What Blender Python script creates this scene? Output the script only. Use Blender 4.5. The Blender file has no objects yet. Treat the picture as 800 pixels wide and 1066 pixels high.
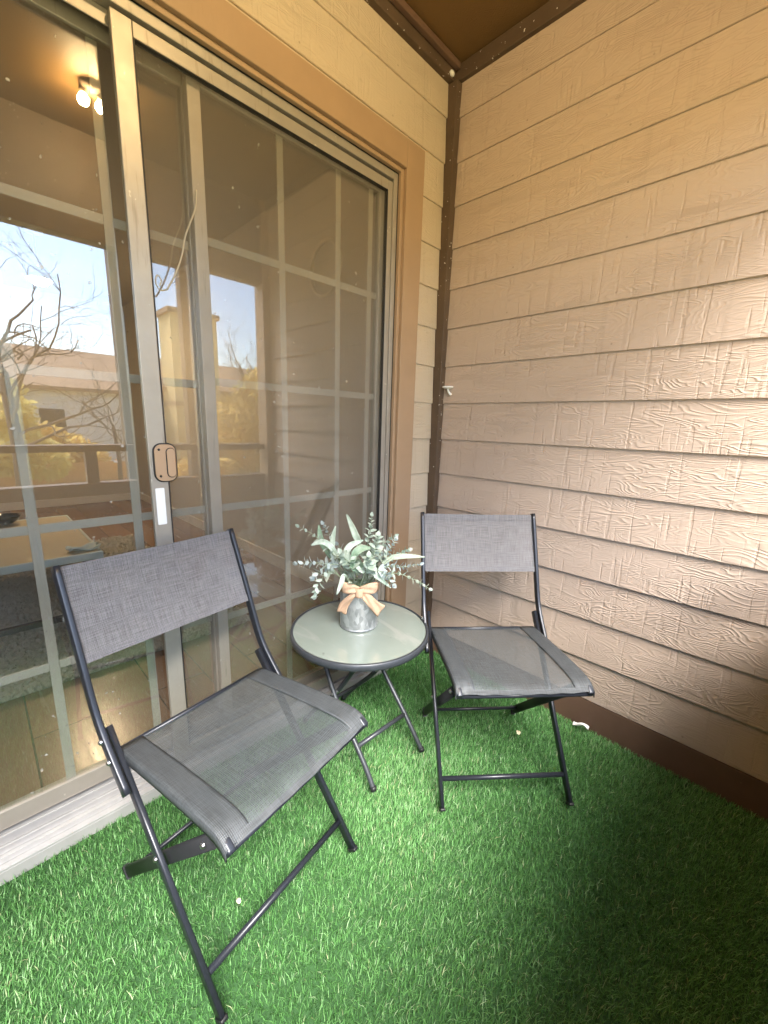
import bpy, bmesh, math, random
import numpy as np
from mathutils import Vector, Matrix

random.seed(7)
SC = bpy.context.scene
COL = SC.collection
R = math.radians
S = 0.165                      # exposed height of one siding board
FLOOR = 0.0

# ------------------------------------------------------------------ mesh helper
class MB:
    def __init__(self):
        self.v = []; self.f = []; self.sm = []
    def add(self, verts, faces, smooth=False):
        o = len(self.v)
        self.v += [tuple(p) for p in verts]
        self.f += [tuple(i + o for i in f) for f in faces]
        self.sm += [smooth] * len(faces)
        return self
    def box(self, x0, x1, y0, y1, z0, z1):
        v = [(x0,y0,z0),(x1,y0,z0),(x1,y1,z0),(x0,y1,z0),(x0,y0,z1),(x1,y0,z1),(x1,y1,z1),(x0,y1,z1)]
        return self.add(v, [(0,3,2,1),(4,5,6,7),(0,1,5,4),(1,2,6,5),(2,3,7,6),(3,0,4,7)])
    def sweep(self, path, prof, side=None, cap=True, smooth=True):
        """sweep a closed 2-D profile along a path; 'side' is the fixed direction of the profile's first axis"""
        P = [Vector(p) for p in path]; n = len(P); rings = []
        ref = Vector(side) if side is not None else None
        prev = None
        for i, p in enumerate(P):
            t = (P[min(i+1, n-1)] - P[max(i-1, 0)]).normalized()
            if ref is not None:
                a = (ref - t * ref.dot(t)).normalized()
            elif prev is None:
                r0 = Vector((0,0,1)) if abs(t.z) < .9 else Vector((1,0,0))
                a = (r0 - t * r0.dot(t)).normalized()
            else:
                a = (prev - t * prev.dot(t)).normalized()
            prev = a; b = t.cross(a)
            rings.append([p + a*u + b*w for u, w in (prof(i/(n-1)) if callable(prof) else prof)])
        m = len(rings[0]); verts = [q for r in rings for q in r]; faces = []
        for i in range(n-1):
            for j in range(m):
                k = (j+1) % m
                faces.append((i*m+j, i*m+k, (i+1)*m+k, (i+1)*m+j))
        self.add(verts, faces, smooth)
        if cap:
            o = len(self.v) - len(verts)
            self.f.append(tuple(o + j for j in reversed(range(m)))); self.sm.append(False)
            self.f.append(tuple(o + (n-1)*m + j for j in range(m))); self.sm.append(False)
        return self
    def tube(self, path, r, n=12, taper=None):
        if taper is None:
            prof = [(r*math.cos(2*math.pi*k/n), r*math.sin(2*math.pi*k/n)) for k in range(n)]
        else:
            prof = lambda t: [((r+(taper-r)*t)*math.cos(2*math.pi*k/n), (r+(taper-r)*t)*math.sin(2*math.pi*k/n)) for k in range(n)]
        return self.sweep(path, prof)
    def bar(self, path, w, h, side, r=.004):
        """rounded rectangular bar, width w along 'side', height h across"""
        pr = []
        for cx, cy, a0 in ((w/2-r, h/2-r, 0), (-w/2+r, h/2-r, 90), (-w/2+r, -h/2+r, 180), (w/2-r, -h/2+r, 270)):
            for k in range(4):
                a = R(a0 + 30*k); pr.append((cx + r*math.cos(a), cy + r*math.sin(a)))
        return self.sweep(path, pr, side=side)
    def lathe(self, prof, c=(0,0,0), n=48, smooth=True):
        v = []; f = []
        m = len(prof)
        for i in range(n):
            a = 2*math.pi*i/n
            for r, z in prof: v.append((c[0]+r*math.cos(a), c[1]+r*math.sin(a), c[2]+z))
        for i in range(n):
            k = (i+1) % n
            for j in range(m-1): f.append((i*m+j, k*m+j, k*m+j+1, i*m+j+1))
        return self.add(v, f, smooth)
    def grid(self, fn, nu, nv, smooth=True):
        v = [fn(i/nu, j/nv) for j in range(nv+1) for i in range(nu+1)]
        f = [(j*(nu+1)+i, j*(nu+1)+i+1, (j+1)*(nu+1)+i+1, (j+1)*(nu+1)+i) for j in range(nv) for i in range(nu)]
        return self.add(v, f, smooth)
    def build(self, name, mat, parent=None, bevel=0, solid=0, label=None):
        me = bpy.data.meshes.new(name)
        me.from_pydata(self.v, [], self.f)
        me.polygons.foreach_set('use_smooth', self.sm)
        me.materials.append(mat); me.update()
        o = bpy.data.objects.new(name, me); COL.objects.link(o)
        if parent is not None: o.parent = parent
        if solid:
            m = o.modifiers.new('thickness', 'SOLIDIFY'); m.thickness = solid; m.offset = 0
        if bevel:
            m = o.modifiers.new('edge', 'BEVEL'); m.width = bevel; m.segments = 2; m.limit_method = 'ANGLE'
        if label: o['label'] = label
        return o

def tag(o, label=None, cat=None, group=None, kind=None):
    for k, val in (('label', label), ('category', cat), ('group', group), ('kind', kind)):
        if val: o[k] = val
    return o
def empty(name, loc=(0,0,0), rz=0):
    o = bpy.data.objects.new(name, None); COL.objects.link(o)
    o.location = loc; o.rotation_euler = (0,0,rz); o.empty_display_size = .05
    return o
def kids(o): return [c for c in bpy.data.objects if c.parent == o]
def copy_tree(o, parent=None):
    c = o.copy(); COL.objects.link(c); c.parent = parent
    for ch in kids(o): copy_tree(ch, c)
    return c
def smoothpath(pts, n=8):
    """Catmull-Rom through the points"""
    P = [Vector(p) for p in pts]; Q = [2*P[0]-P[1]] + P + [2*P[-1]-P[-2]]; out = []
    for i in range(1, len(Q)-2):
        for k in range(n):
            t = k/n
            out.append(.5*((2*Q[i]) + (Q[i+1]-Q[i-1])*t + (2*Q[i-1]-5*Q[i]+4*Q[i+1]-Q[i+2])*t*t + (3*Q[i]-Q[i-1]-3*Q[i+1]+Q[i+2])*t**3))
    out.append(P[-1]); return out

# ------------------------------------------------------------------ materials
class NT:
    def __init__(self, name):
        self.m = bpy.data.materials.new(name); self.m.use_nodes = True
        self.t = self.m.node_tree; self.t.nodes.clear()
        self.out = self.t.nodes.new('ShaderNodeOutputMaterial')
    def n(self, typ, **kw):
        nd = self.t.nodes.new(typ)
        for k, val in kw.items():
            if k.startswith('i_'): nd.inputs[k[2:].replace('_', ' ')].default_value = val
            else: setattr(nd, k, val)
        return nd
    def l(self, a, b): self.t.links.new(a, b)
    def math(self, op, a, b=None, clamp=False):
        nd = self.n('ShaderNodeMath', operation=op, use_clamp=clamp)
        for i, x in enumerate((a, b)):
            if x is None: continue
            if isinstance(x, (int, float)): nd.inputs[i].default_value = x
            else: self.l(x, nd.inputs[i])
        return nd.outputs[0]
    def mix(self, fac, a, b):
        nd = self.n('ShaderNodeMix', data_type='RGBA')
        for i, x in ((0, fac), (6, a), (7, b)):
            if isinstance(x, (int, float)): nd.inputs[i].default_value = x
            elif isinstance(x, tuple): nd.inputs[i].default_value = (*x, 1) if len(x) == 3 else x
            else: self.l(x, nd.inputs[i])
        return nd.outputs[2]
    def coord(self, scale=(1,1,1), which='Object', loc=(0,0,0)):
        c = self.n('ShaderNodeTexCoord'); mp = self.n('ShaderNodeMapping')
        mp.inputs['Scale'].default_value = scale; mp.inputs['Location'].default_value = loc
        self.l(c.outputs[which], mp.inputs[0]); return mp.outputs[0]
    def noise(self, vec, scale, detail=3, rough=.55, dist=0):
        nd = self.n('ShaderNodeTexNoise'); nd.inputs['Scale'].default_value = scale
        nd.inputs['Detail'].default_value = detail; nd.inputs['Roughness'].default_value = rough
        nd.inputs['Distortion'].default_value = dist
        if vec is not None: self.l(vec, nd.inputs['Vector'])
        return nd.outputs['Fac']
    def ramp(self, fac, stops):
        nd = self.n('ShaderNodeValToRGB'); e = nd.color_ramp.elements
        while len(e) < len(stops): e.new(.5)
        for el, (p, c) in zip(e, stops):
            el.position = p; el.color = (c, c, c, 1) if isinstance(c, (int, float)) else (*c, 1)
        self.l(fac, nd.inputs[0]); return nd.outputs[0]
    def bump(self, h, strength=.3, dist=.002, normal=None):
        nd = self.n('ShaderNodeBump'); nd.inputs['Strength'].default_value = strength
        nd.inputs['Distance'].default_value = dist; self.l(h, nd.inputs['Height'])
        if normal is not None: self.l(normal, nd.inputs['Normal'])
        return nd.outputs[0]
    def bsdf(self, color, rough=.5, metal=0, spec=.5, normal=None, **kw):
        b = self.n('ShaderNodeBsdfPrincipled')
        for nm, x in (('Base Color', color), ('Roughness', rough), ('Metallic', metal), ('Specular IOR Level', spec)):
            if isinstance(x, tuple): b.inputs[nm].default_value = (*x, 1)
            elif isinstance(x, (int, float)): b.inputs[nm].default_value = x
            else: self.l(x, b.inputs[nm])
        if normal is not None: self.l(normal, b.inputs['Normal'])
        for k, x in kw.items():
            b.inputs[k.replace('_', ' ')].default_value = x
        return b.outputs[0]
    def end(self, sh): self.l(sh, self.out.inputs['Surface']); return self.m

def simple(name, col, rough=.5, metal=0, spec=.5, var=.15, scale=8, bump=0, bscale=60, bdist=.001):
    t = NT(name); v = t.coord()
    n = t.noise(v, scale, 4)
    dark = tuple(c*(1-var) for c in col); lite = tuple(min(1, c*(1+var)) for c in col)
    c = t.mix(n, dark, lite)
    nm = t.bump(t.noise(v, bscale, 4), bump, bdist) if bump else None
    return t.end(t.bsdf(c, rough, metal, spec, nm))

def siding_mat(name, col, along):
    """embossed hardboard lap siding: wavy grain contours, upright saw ticks, another cut of grain on every board"""
    t = NT(name); c = t.n('ShaderNodeTexCoord'); sep = t.n('ShaderNodeSeparateXYZ'); t.l(c.outputs['Object'], sep.inputs[0])
    a = sep.outputs[along]; z = sep.outputs[2]
    board = t.math('FLOOR', t.math('DIVIDE', t.math('SUBTRACT', z, .107), S))
    off = t.math('MULTIPLY', board, 7.317)
    def vec(sa, sz):
        cb = t.n('ShaderNodeCombineXYZ'); t.l(t.math('ADD', t.math('MULTIPLY', a, sa), off), cb.inputs[0])
        t.l(t.math('MULTIPLY', z, sz), cb.inputs[1]); t.l(off, cb.inputs[2]); return cb.outputs[0]
    field = t.noise(vec(2.9, 13), 1.0, 2.5, .5, .3)
    rings = t.math('SINE', t.math('MULTIPLY', field, 185))
    rings = t.math('POWER', t.math('ADD', t.math('MULTIPLY', rings, .5), .5), 2.2)
    mask = t.ramp(t.noise(vec(3.1, 9), 1, 2), [(.36, .25), (.58, 1)])
    rings = t.math('MULTIPLY', rings, mask)
    tick = t.ramp(t.noise(vec(58, 4.2), 1, 2, .5), [(.575, 0), (.65, 1)])
    tick2 = t.ramp(t.noise(vec(95, 5), 1, 1, .5), [(.60, 0), (.75, .5)])
    fine = t.noise(vec(60, 320), 1, 3)
    h = t.math('ADD', t.math('MULTIPLY', rings, .75), t.math('MULTIPLY', fine, .22))
    h = t.math('SUBTRACT', h, t.math('MULTIPLY', tick, .7)); h = t.math('SUBTRACT', h, t.math('MULTIPLY', tick2, .4))
    nm = t.bump(h, .62, .0023)
    blot = t.noise(vec(1.3, 1.6), 1, 4)
    cc = t.mix(blot, tuple(x*.90 for x in col), tuple(x*1.08 for x in col))
    wn = t.n('ShaderNodeTexWhiteNoise', noise_dimensions='1D'); t.l(board, wn.inputs['W'])
    cc = t.mix(t.math('MULTIPLY', wn.outputs['Value'], .35), cc, tuple(x*.86 for x in col))
    dirt = t.ramp(t.noise(vec(26, 40), 1, 3), [(.66, 0), (.78, .35)])
    cc = t.mix(dirt, cc, tuple(x*.62 for x in col))
    uu = t.math('SUBTRACT', t.math('MODULO', t.math('ADD', t.math('ADD', a, 20), t.math('MULTIPLY', wn.outputs['Value'], .06)), .406), .2)
    vv = t.math('SUBTRACT', t.math('MODULO', t.math('SUBTRACT', z, .107), S), .026)
    dd = t.math('ADD', t.math('MULTIPLY', uu, uu), t.math('MULTIPLY', vv, vv))
    nail = t.math('LESS_THAN', dd, .0032**2)
    cc = t.mix(t.math('MULTIPLY', nail, .5), cc, tuple(x*.45 for x in col))
    streak = t.ramp(t.noise(vec(30, .8), 1, 3), [(.60, 0), (.72, .22)])
    cc = t.mix(streak, cc, tuple(x*.70 for x in col))
    return t.end(t.bsdf(cc, .62, 0, .25, nm))

def dusty(name, col, rough, speck=(.8,.78,.72), dens=.73, var=.3, spec=.4):
    """painted timber with lighter specks and worn patches"""
    t = NT(name); v = t.coord(); big = t.noise(v, 9, 5)
    c = t.mix(big, tuple(x*(1-var) for x in col), tuple(x*(1+var) for x in col))
    s = t.ramp(t.noise(v, 75, 2), [(dens, 0), (dens+.05, 1)])
    c = t.mix(s, c, speck)
    nm = t.bump(t.noise(t.coord((1,1,.12)), 70, 4), .35, .002)
    return t.end(t.bsdf(c, rough, 0, spec, nm))

def glass_mat(name, tint=(.93,.95,.94), gain=1.8, dust=True):
    t = NT(name); g = t.n('ShaderNodeNewGeometry'); d = t.n('ShaderNodeVectorMath', operation='DOT_PRODUCT')
    t.l(g.outputs['Incoming'], d.inputs[0]); t.l(g.outputs['Normal'], d.inputs[1])
    f = t.math('POWER', t.math('SUBTRACT', 1, t.math('ABSOLUTE', d.outputs['Value'])), 5)
    f = t.math('MULTIPLY', t.math('ADD', t.math('MULTIPLY', f, .96), .04), gain, True)
    tr = t.n('ShaderNodeBsdfTransparent'); tr.inputs[0].default_value = (*tint, 1)
    gl = t.n('ShaderNodeBsdfGlossy'); gl.inputs['Roughness'].default_value = 0
    nm = t.bump(t.noise(t.coord(), 1.6, 1), .02, .01); t.l(nm, gl.inputs['Normal'])
    mx = t.n('ShaderNodeMixShader'); t.l(f, mx.inputs[0]); t.l(tr.outputs[0], mx.inputs[1]); t.l(gl.outputs[0], mx.inputs[2])
    sh = mx.outputs[0]
    if dust:
        v = t.coord()
        film = t.math('MULTIPLY', t.noise(v, 3, 5), .05)
        sp = t.ramp(t.noise(v, 55, 1), [(.765, 0), (.79, .55)])
        df = t.n('ShaderNodeBsdfDiffuse'); df.inputs[0].default_value = (.6,.58,.53,1)
        m2 = t.n('ShaderNodeMixShader'); t.l(t.math('ADD', film, sp, True), m2.inputs[0]); t.l(sh, m2.inputs[1]); t.l(df.outputs[0], m2.inputs[2]); sh = m2.outputs[0]
    return t.end(sh)

def screen_mat():
    t = NT('insect_screen'); v = t.coord()
    w1 = t.n('ShaderNodeTexWave', bands_direction='X'); w1.inputs['Scale'].default_value = 210; t.l(v, w1.inputs[0])
    w2 = t.n('ShaderNodeTexWave', bands_direction='Z'); w2.inputs['Scale'].default_value = 210; t.l(v, w2.inputs[0])
    weave = t.math('MULTIPLY', t.math('ADD', w1.outputs['Fac'], w2.outputs['Fac']), .10)
    fac = t.math('ADD', t.math('ADD', weave, .10), t.math('MULTIPLY', t.noise(v, 5, 4), .07))
    tr = t.n('ShaderNodeBsdfTransparent'); df = t.n('ShaderNodeBsdfDiffuse'); df.inputs[0].default_value = (.27,.235,.185,1)
    mx = t.n('ShaderNodeMixShader'); t.l(fac, mx.inputs[0]); t.l(tr.outputs[0], mx.inputs[1]); t.l(df.outputs[0], mx.inputs[2])
    return t.end(mx.outputs[0])

def textilene(name, col, a0, a1, du=(1,0,0), dv=(0,1,0)):
    """woven PVC mesh: threads along two directions with small see-through gaps between them"""
    t = NT(name); c = t.n('ShaderNodeTexCoord')
    def along(d):
        dp = t.n('ShaderNodeVectorMath', operation='DOT_PRODUCT'); t.l(c.outputs['Object'], dp.inputs[0]); dp.inputs[1].default_value = d
        return dp.outputs['Value']
    u, w = along(du), along(dv)
    def thread(x, o): return t.math('ABSOLUTE', t.math('SINE', t.math('ADD', t.math('MULTIPLY', x, math.pi/.0034), o)))
    tu, tw = thread(u, 0), thread(w, 0)
    cover = t.math('MAXIMUM', tu, tw)
    slub = t.n('ShaderNodeCombineXYZ'); t.l(t.math('MULTIPLY', u, 18), slub.inputs[0]); t.l(t.math('MULTIPLY', w, 420), slub.inputs[1])
    slub2 = t.n('ShaderNodeCombineXYZ'); t.l(t.math('MULTIPLY', u, 420), slub2.inputs[0]); t.l(t.math('MULTIPLY', w, 18), slub2.inputs[1])
    n1 = t.noise(slub.outputs[0], 1, 2); n2 = t.noise(slub2.outputs[0], 1, 2)
    nn = t.math('MULTIPLY', t.math('ADD', n1, n2), .5)
    cc = t.mix(t.ramp(nn, [(.38, 0), (.62, 1)]), tuple(x*.68 for x in col), tuple(x*1.32 for x in col))
    nm = t.bump(t.math('ADD', t.math('ABSOLUTE', tu), tw), .5, .0008)
    b = t.bsdf(cc, .48, 0, .5, nm)
    tr = t.n('ShaderNodeBsdfTransparent')
    fac = t.math('ADD', t.math('MULTIPLY', cover, a1-a0), a0, True)
    mx = t.n('ShaderNodeMixShader'); t.l(fac, mx.inputs[0]); t.l(tr.outputs[0], mx.inputs[1]); t.l(b, mx.inputs[2])
    return t.end(mx.outputs[0])

def emit(name, col, strength):
    t = NT(name); e = t.n('ShaderNodeEmission'); e.inputs[0].default_value = (*col, 1); e.inputs[1].default_value = strength
    return t.end(e.outputs[0])

M = {}
M['siding_right'] = siding_mat('siding_paint_right', (.515,.405,.325), 1)
M['siding_left'] = siding_mat('siding_paint_left', (.56,.46,.34), 0)
M['casing'] = dusty('brown_casing_paint', (.37,.25,.155), .5, speck=(.46,.32,.2), dens=.75, var=.12)
M['dark_trim'] = dusty('dark_brown_weathered_trim', (.10,.066,.042), .6, dens=.70, var=.4)
M['skirt'] = dusty('brown_skirt_board', (.145,.085,.058), .6, speck=(.3,.2,.15), dens=.76, var=.25)
M['ceiling'] = simple('ochre_brown_ceiling', (.16,.088,.028), .6, var=.2, scale=3, bump=.5, bscale=180, bdist=.002)
def worn_alu():
    t = NT('bronze_tinted_aluminium'); v = t.coord()
    c = t.mix(t.noise(v, 14, 4), (.32,.29,.245), (.43,.39,.335))
    sc_ = t.ramp(t.noise(t.coord((60,60,5)), 1, 4), [(.62, 0), (.72, .5)]); c = t.mix(sc_, c, (.20,.17,.13))
    ch = t.ramp(t.noise(v, 48, 3), [(.70, 0), (.74, .7)]); c = t.mix(ch, c, (.62,.58,.50))
    return t.end(t.bsdf(c, t.math('ADD', .32, t.math('MULTIPLY', t.noise(v, 30, 4), .2)), .35, .5, t.bump(t.noise(v, 120, 4), .12, .001)))
M['alu'] = worn_alu()
M['alu_sill'] = simple('mill_aluminium', (.47,.465,.46), .42, .4, var=.14, scale=22, bump=.15, bscale=150)
M['muntin'] = simple('white_grey_grille_paint', (.56,.49,.41), .5, var=.06)
M['gasket'] = simple('black_rubber_gasket', (.015,.014,.013), .6)
M['latch'] = simple('black_latch_plastic', (.012,.010,.009), .4)
M['handle'] = simple('tan_handle_plastic', (.42,.28,.17), .45, var=.1)
M['sticker'] = simple('white_paper_sticker', (.82,.82,.80), .6, var=.03)
M['glass'] = glass_mat('window_glass', gain=4.0)
M['screen'] = screen_mat()
M['frame'] = simple('slate_powder_coat', (.020,.023,.030), .33, .1, .5, var=.2, scale=40, bump=.12, bscale=700, bdist=.0004)
M['frame_dark'] = simple('black_powder_coat', (.014,.015,.017), .45, 0, .4, var=.2, scale=40)
M['bolt'] = simple('zinc_bolt', (.55,.55,.55), .3, 1)
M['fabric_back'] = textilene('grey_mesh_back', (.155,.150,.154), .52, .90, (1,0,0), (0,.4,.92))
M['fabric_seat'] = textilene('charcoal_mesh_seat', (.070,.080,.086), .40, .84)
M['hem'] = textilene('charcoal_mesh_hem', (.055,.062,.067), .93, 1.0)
M['iron'] = simple('dark_grey_table_coat', (.040,.045,.052), .36, .1, var=.2, scale=60, bump=.3, bscale=500, bdist=.0006)

def table_glass_mat():
    t = NT('rippled_table_glass'); v = t.coord(); v2 = t.coord((9,1.6,1), loc=(.3,.1,0))
    streak = t.ramp(t.noise(v2, 1.5, 4, .6, 1.2), [(.56, 0), (.66, .6)])
    c = t.mix(t.noise(v, 6, 5), (.20,.245,.215), (.31,.36,.325))
    c = t.mix(streak, c, (.36,.38,.35))
    dk = t.ramp(t.noise(t.coord((7,7,7), loc=(.7,.2,0)), 2, 3), [(.70, 0), (.76, .6)])
    c = t.mix(dk, c, (.06,.07,.06))
    nm = t.bump(t.noise(v, 90, 3), .12, .001)
    b = t.bsdf(c, .12, 0, .7, nm, Coat_Weight=1, Coat_Roughness=.03)
    tr = t.n('ShaderNodeBsdfTransparent'); tr.inputs[0].default_value = (.75,.82,.76,1)
    mx = t.n('ShaderNodeMixShader'); mx.inputs[0].default_value = .86; t.l(tr.outputs[0], mx.inputs[1]); t.l(b, mx.inputs[2])
    return t.end(mx.outputs[0])
M['table_glass'] = table_glass_mat()

def galvanised():
    t = NT('galvanised_tin'); v = t.coord(); vo = t.n('ShaderNodeTexVoronoi'); vo.inputs['Scale'].default_value = 85; t.l(t.coord((1,1,.55)), vo.inputs['Vector'])
    n = t.noise(v, 30, 5)
    k = t.math('MULTIPLY', t.math('ADD', vo.outputs['Color'], n), .5)
    c = t.mix(t.ramp(k, [(.3, 0), (.75, 1)]), (.34,.35,.36), (.72,.73,.74))
    return t.end(t.bsdf(c, t.math('ADD', t.math('MULTIPLY', n, .3), .32), .75, .5, t.bump(n, .15, .001)))
M['tin'] = galvanised()
def burlap():
    t = NT('burlap'); v = t.coord()
    n = t.noise(v, 260, 2); n2 = t.noise(v, 30, 3)
    c = t.mix(n, (.42,.26,.16), (.68,.46,.32)); c = t.mix(t.math('MULTIPLY', n2, .4), c, (.56,.37,.22))
    return t.end(t.bsdf(c, .9, 0, .1, t.bump(n, .6, .001)))
M['burlap'] = burlap()
def leaf_mat(name, a, b, trans=.15):
    t = NT(name); v = t.coord(); c = t.mix(t.ramp(t.noise(v, 38, 3), [(.35, 0), (.65, 1)]), a, b)
    pb = t.bsdf(c, .6, 0, .3)
    tl = t.n('ShaderNodeBsdfTranslucent'); t.l(c, tl.inputs[0])
    mx = t.n('ShaderNodeMixShader'); mx.inputs[0].default_value = trans; t.l(pb, mx.inputs[1]); t.l(tl.outputs[0], mx.inputs[2])
    return t.end(mx.outputs[0])
M['leaf_sage'] = leaf_mat('sage_leaf', (.33,.42,.33), (.60,.66,.57))
M['leaf_pale'] = leaf_mat('pale_fuzzy_leaf', (.36,.44,.33), (.56,.62,.50))
M['leaf_green'] = leaf_mat('green_leaf', (.20,.31,.20), (.38,.48,.34))
M['leaf_blue'] = leaf_mat('blue_grey_leaf', (.35,.42,.41), (.56,.62,.59))
M['stem'] = simple('pale_green_stem', (.28,.34,.22), .6)

def grass_mat():
    t = NT('artificial_turf_blade'); a = t.n('ShaderNodeAttribute', attribute_name='shade')
    s = t.n('ShaderNodeSeparateColor'); t.l(a.outputs['Color'], s.inputs[0])
    c = t.ramp(s.outputs[0], [(0, (.066,.19,.052)), (.45, (.135,.335,.098)), (.8, (.235,.47,.18)), (.93, (.42,.60,.35)), (1, (.50,.53,.30))])
    b = t.bsdf(c, .48, 0, .35)
    tl = t.n('ShaderNodeBsdfTranslucent'); t.l(c, tl.inputs[0])
    mx = t.n('ShaderNodeMixShader'); mx.inputs[0].default_value = .22; t.l(b, mx.inputs[1]); t.l(tl.outputs[0], mx.inputs[2])
    return t.end(mx.outputs[0])
M['grass'] = grass_mat()
M['turf_base'] = simple('turf_backing', (.03,.09,.025), .9, var=.3, scale=60)

# indoors
def wood_floor():
    t = NT('plank_floor'); v = t.coord(); br = t.n('ShaderNodeTexBrick'); br.offset = .37
    rot = t.n('ShaderNodeMapping'); rot.inputs['Rotation'].default_value = (0,0,R(90)); t.l(v, rot.inputs[0]); t.l(rot.outputs[0], br.inputs['Vector'])
    br.inputs['Scale'].default_value = 1; br.inputs['Brick Width'].default_value = 1.25; br.inputs['Row Height'].default_value = .2
    br.inputs['Mortar Size'].default_value = .003; br.inputs['Color1'].default_value = (.36,.20,.105,1); br.inputs['Color2'].default_value = (.28,.16,.088,1); br.inputs['Mortar'].default_value = (.02,.014,.01,1)
    g = t.noise(t.coord((16,1.2,1)), 3, 5)
    c = t.mix(t.math('MULTIPLY', g, .6), br.outputs['Color'], (.085,.05,.028))
    return t.end(t.bsdf(c, t.math('ADD', t.math('MULTIPLY', g, .16), .17), 0, .6, t.bump(g, .2, .001)))
M['wood_floor'] = wood_floor()
M['inner_wall'] = simple('cream_wall_paint', (.52,.47,.38), .7, var=.03)
M['inner_ceiling'] = simple('white_ceiling_paint', (.45,.42,.36), .8, var=.03)
M['baseboard'] = simple('white_baseboard', (.75,.72,.66), .5, var=.03)
M['rug'] = simple('cream_shag_rug', (.50,.47,.39), .95, var=.35, scale=70)
M['table_top'] = simple('buff_tabletop', (.62,.53,.36), .35, var=.08, scale=5)
M['table_edge'] = simple('pale_mint_edge', (.66,.76,.74), .45, var=.04)
M['dark_wood'] = simple('dark_table_leg', (.05,.045,.04), .5)
M['black_gloss'] = simple('black_glazed_bowl', (.012,.012,.013), .08)
M['hoop'] = simple('pale_rattan_hoop', (.62,.56,.44), .7)
M['jamb_wood'] = simple('brown_jamb_wood', (.17,.085,.04), .55, var=.25)
M['cable'] = simple('beige_cable', (.55,.50,.40), .5)
M['inner_lamp'] = emit('lit_ceiling_globe', (1,.70,.42), 58)
M['bulb'] = emit('lit_warm_bulb', (1,.72,.36), 68)
M['white_plastic'] = simple('white_plastic', (.8,.79,.76), .45, var=.04)
M['rail'] = dusty('dark_brown_railing', (.12,.078,.05), .6, dens=.76, var=.25)
M['parapet'] = simple('grey_brown_parapet_board', (.13,.105,.085), .65, var=.2, scale=6, bump=.3)
M['debris'] = simple('dry_pale_leaf', (.66,.60,.40), .8)
# outdoors
M['lawn'] = simple('winter_lawn', (.48,.40,.17), .95, var=.5, scale=1.2)
M['stucco_white'] = simple('white_stucco', (.78,.75,.69), .85, var=.04, scale=2)
M['stucco_tan'] = simple('ochre_siding', (.80,.62,.30), .8, var=.1, scale=3)
M['roof'] = simple('brown_shingles', (.42,.27,.16), .85, var=.35, scale=16)
M['fence'] = simple('cedar_fence_boards', (.62,.32,.12), .8, var=.3, scale=5)
M['dark_window'] = simple('dark_window_glass', (.02,.022,.025), .1)
M['bark'] = simple('grey_brown_bark', (.115,.085,.06), .9, var=.4, scale=14, bump=.6, bscale=30, bdist=.02)
M['twig'] = simple('brown_twigs', (.14,.095,.06), .9)
M['gold_leaf'] = leaf_mat('golden_autumn_leaf', (.72,.50,.14), (.92,.74,.30), .65)
M['olive_leaf'] = leaf_mat('olive_leaf', (.58,.48,.17), (.84,.72,.30), .65)

# ------------------------------------------------------------------ the setting: floor, ceiling, walls
XL = -2.95; YF = -1.50; TOPZ = 2.60            # left end, front edge and ceiling of the balcony
b = MB().box(XL, .0, YF-.15, .0, -.16, -.024)
tag(b.build('balcony_floor', M['turf_base']), kind='structure')
b = MB().box(XL-.1, .12, YF-.2, -.001, TOPZ, TOPZ+.10)
tag(b.build('ceiling', M['ceiling']), kind='structure')

def lap_boards(mb, p0, p1, nrm, z_lo, z_hi, lip=.0068):
    """horizontal lap boards between p0 and p1 (plan points); lower edge of every board stands proud of the one below"""
    k = 0; n = Vector((*nrm, 0)); z = .107; z_bottom = z
    while z < z_hi - .001:
        za, zb = max(z, z_lo), min(z+S, z_hi)
        if zb - za > .004:
            fa = (za - z)/S; fb = (zb - z)/S
            oa, ob = lip*(1-fa)+.001, lip*(1-fb)+.001
            A0 = Vector((*p0, za)) + n*oa; A1 = Vector((*p1, za)) + n*oa
            B0 = Vector((*p0, zb)) + n*ob; B1 = Vector((*p1, zb)) + n*ob
            rr = .0016
            C0 = A0 + Vector((0,0,rr)); C1 = A1 + Vector((0,0,rr)); A0 = A0 - n*rr; A1 = A1 - n*rr
            D0 = Vector((*p0, za)) - n*.01; D1 = Vector((*p1, za)) - n*.01
            mb.add([D0, D1, A1, A0, C1, C0, B1, B0], [(0,1,2,3), (3,2,4,5), (5,4,6,7)])
        z += S
    return mb

# right wall: x = 0 plane, faces -x
wall_r = empty('siding_wall', (0,0,0))
tag(wall_r, 'tan lap siding wall on the right with embossed wood grain', 'wall')
b = MB(); lap_boards(b, (0, -.045), (0, YF+.06), (-1, 0), .107, TOPZ-.045); b.build('lap_siding', M['siding_right'], wall_r)
MB().box(.012, .12, YF, 0.0, -.16, TOPZ-.003).build('wall_core', M['skirt'], wall_r)
MB().box(-.007, .0115, YF+.06, -.046, -.03, .104).build('skirt_board', M['skirt'], wall_r, bevel=.002)
MB().box(-.038, .0, -.047, -.002, -.03, TOPZ-.062).build('corner_post', M['dark_trim'], wall_r, bevel=.003)
MB().box(-.022, .004, YF+.06, -.003, TOPZ-.060, TOPZ-.002).build('fascia_board', M['dark_trim'], wall_r, bevel=.003)
MB().box(-.055, .13, YF-.06, YF+.058, -.16, TOPZ-.004).build('end_post', M['casing'], wall_r, bevel=.003)

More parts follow.
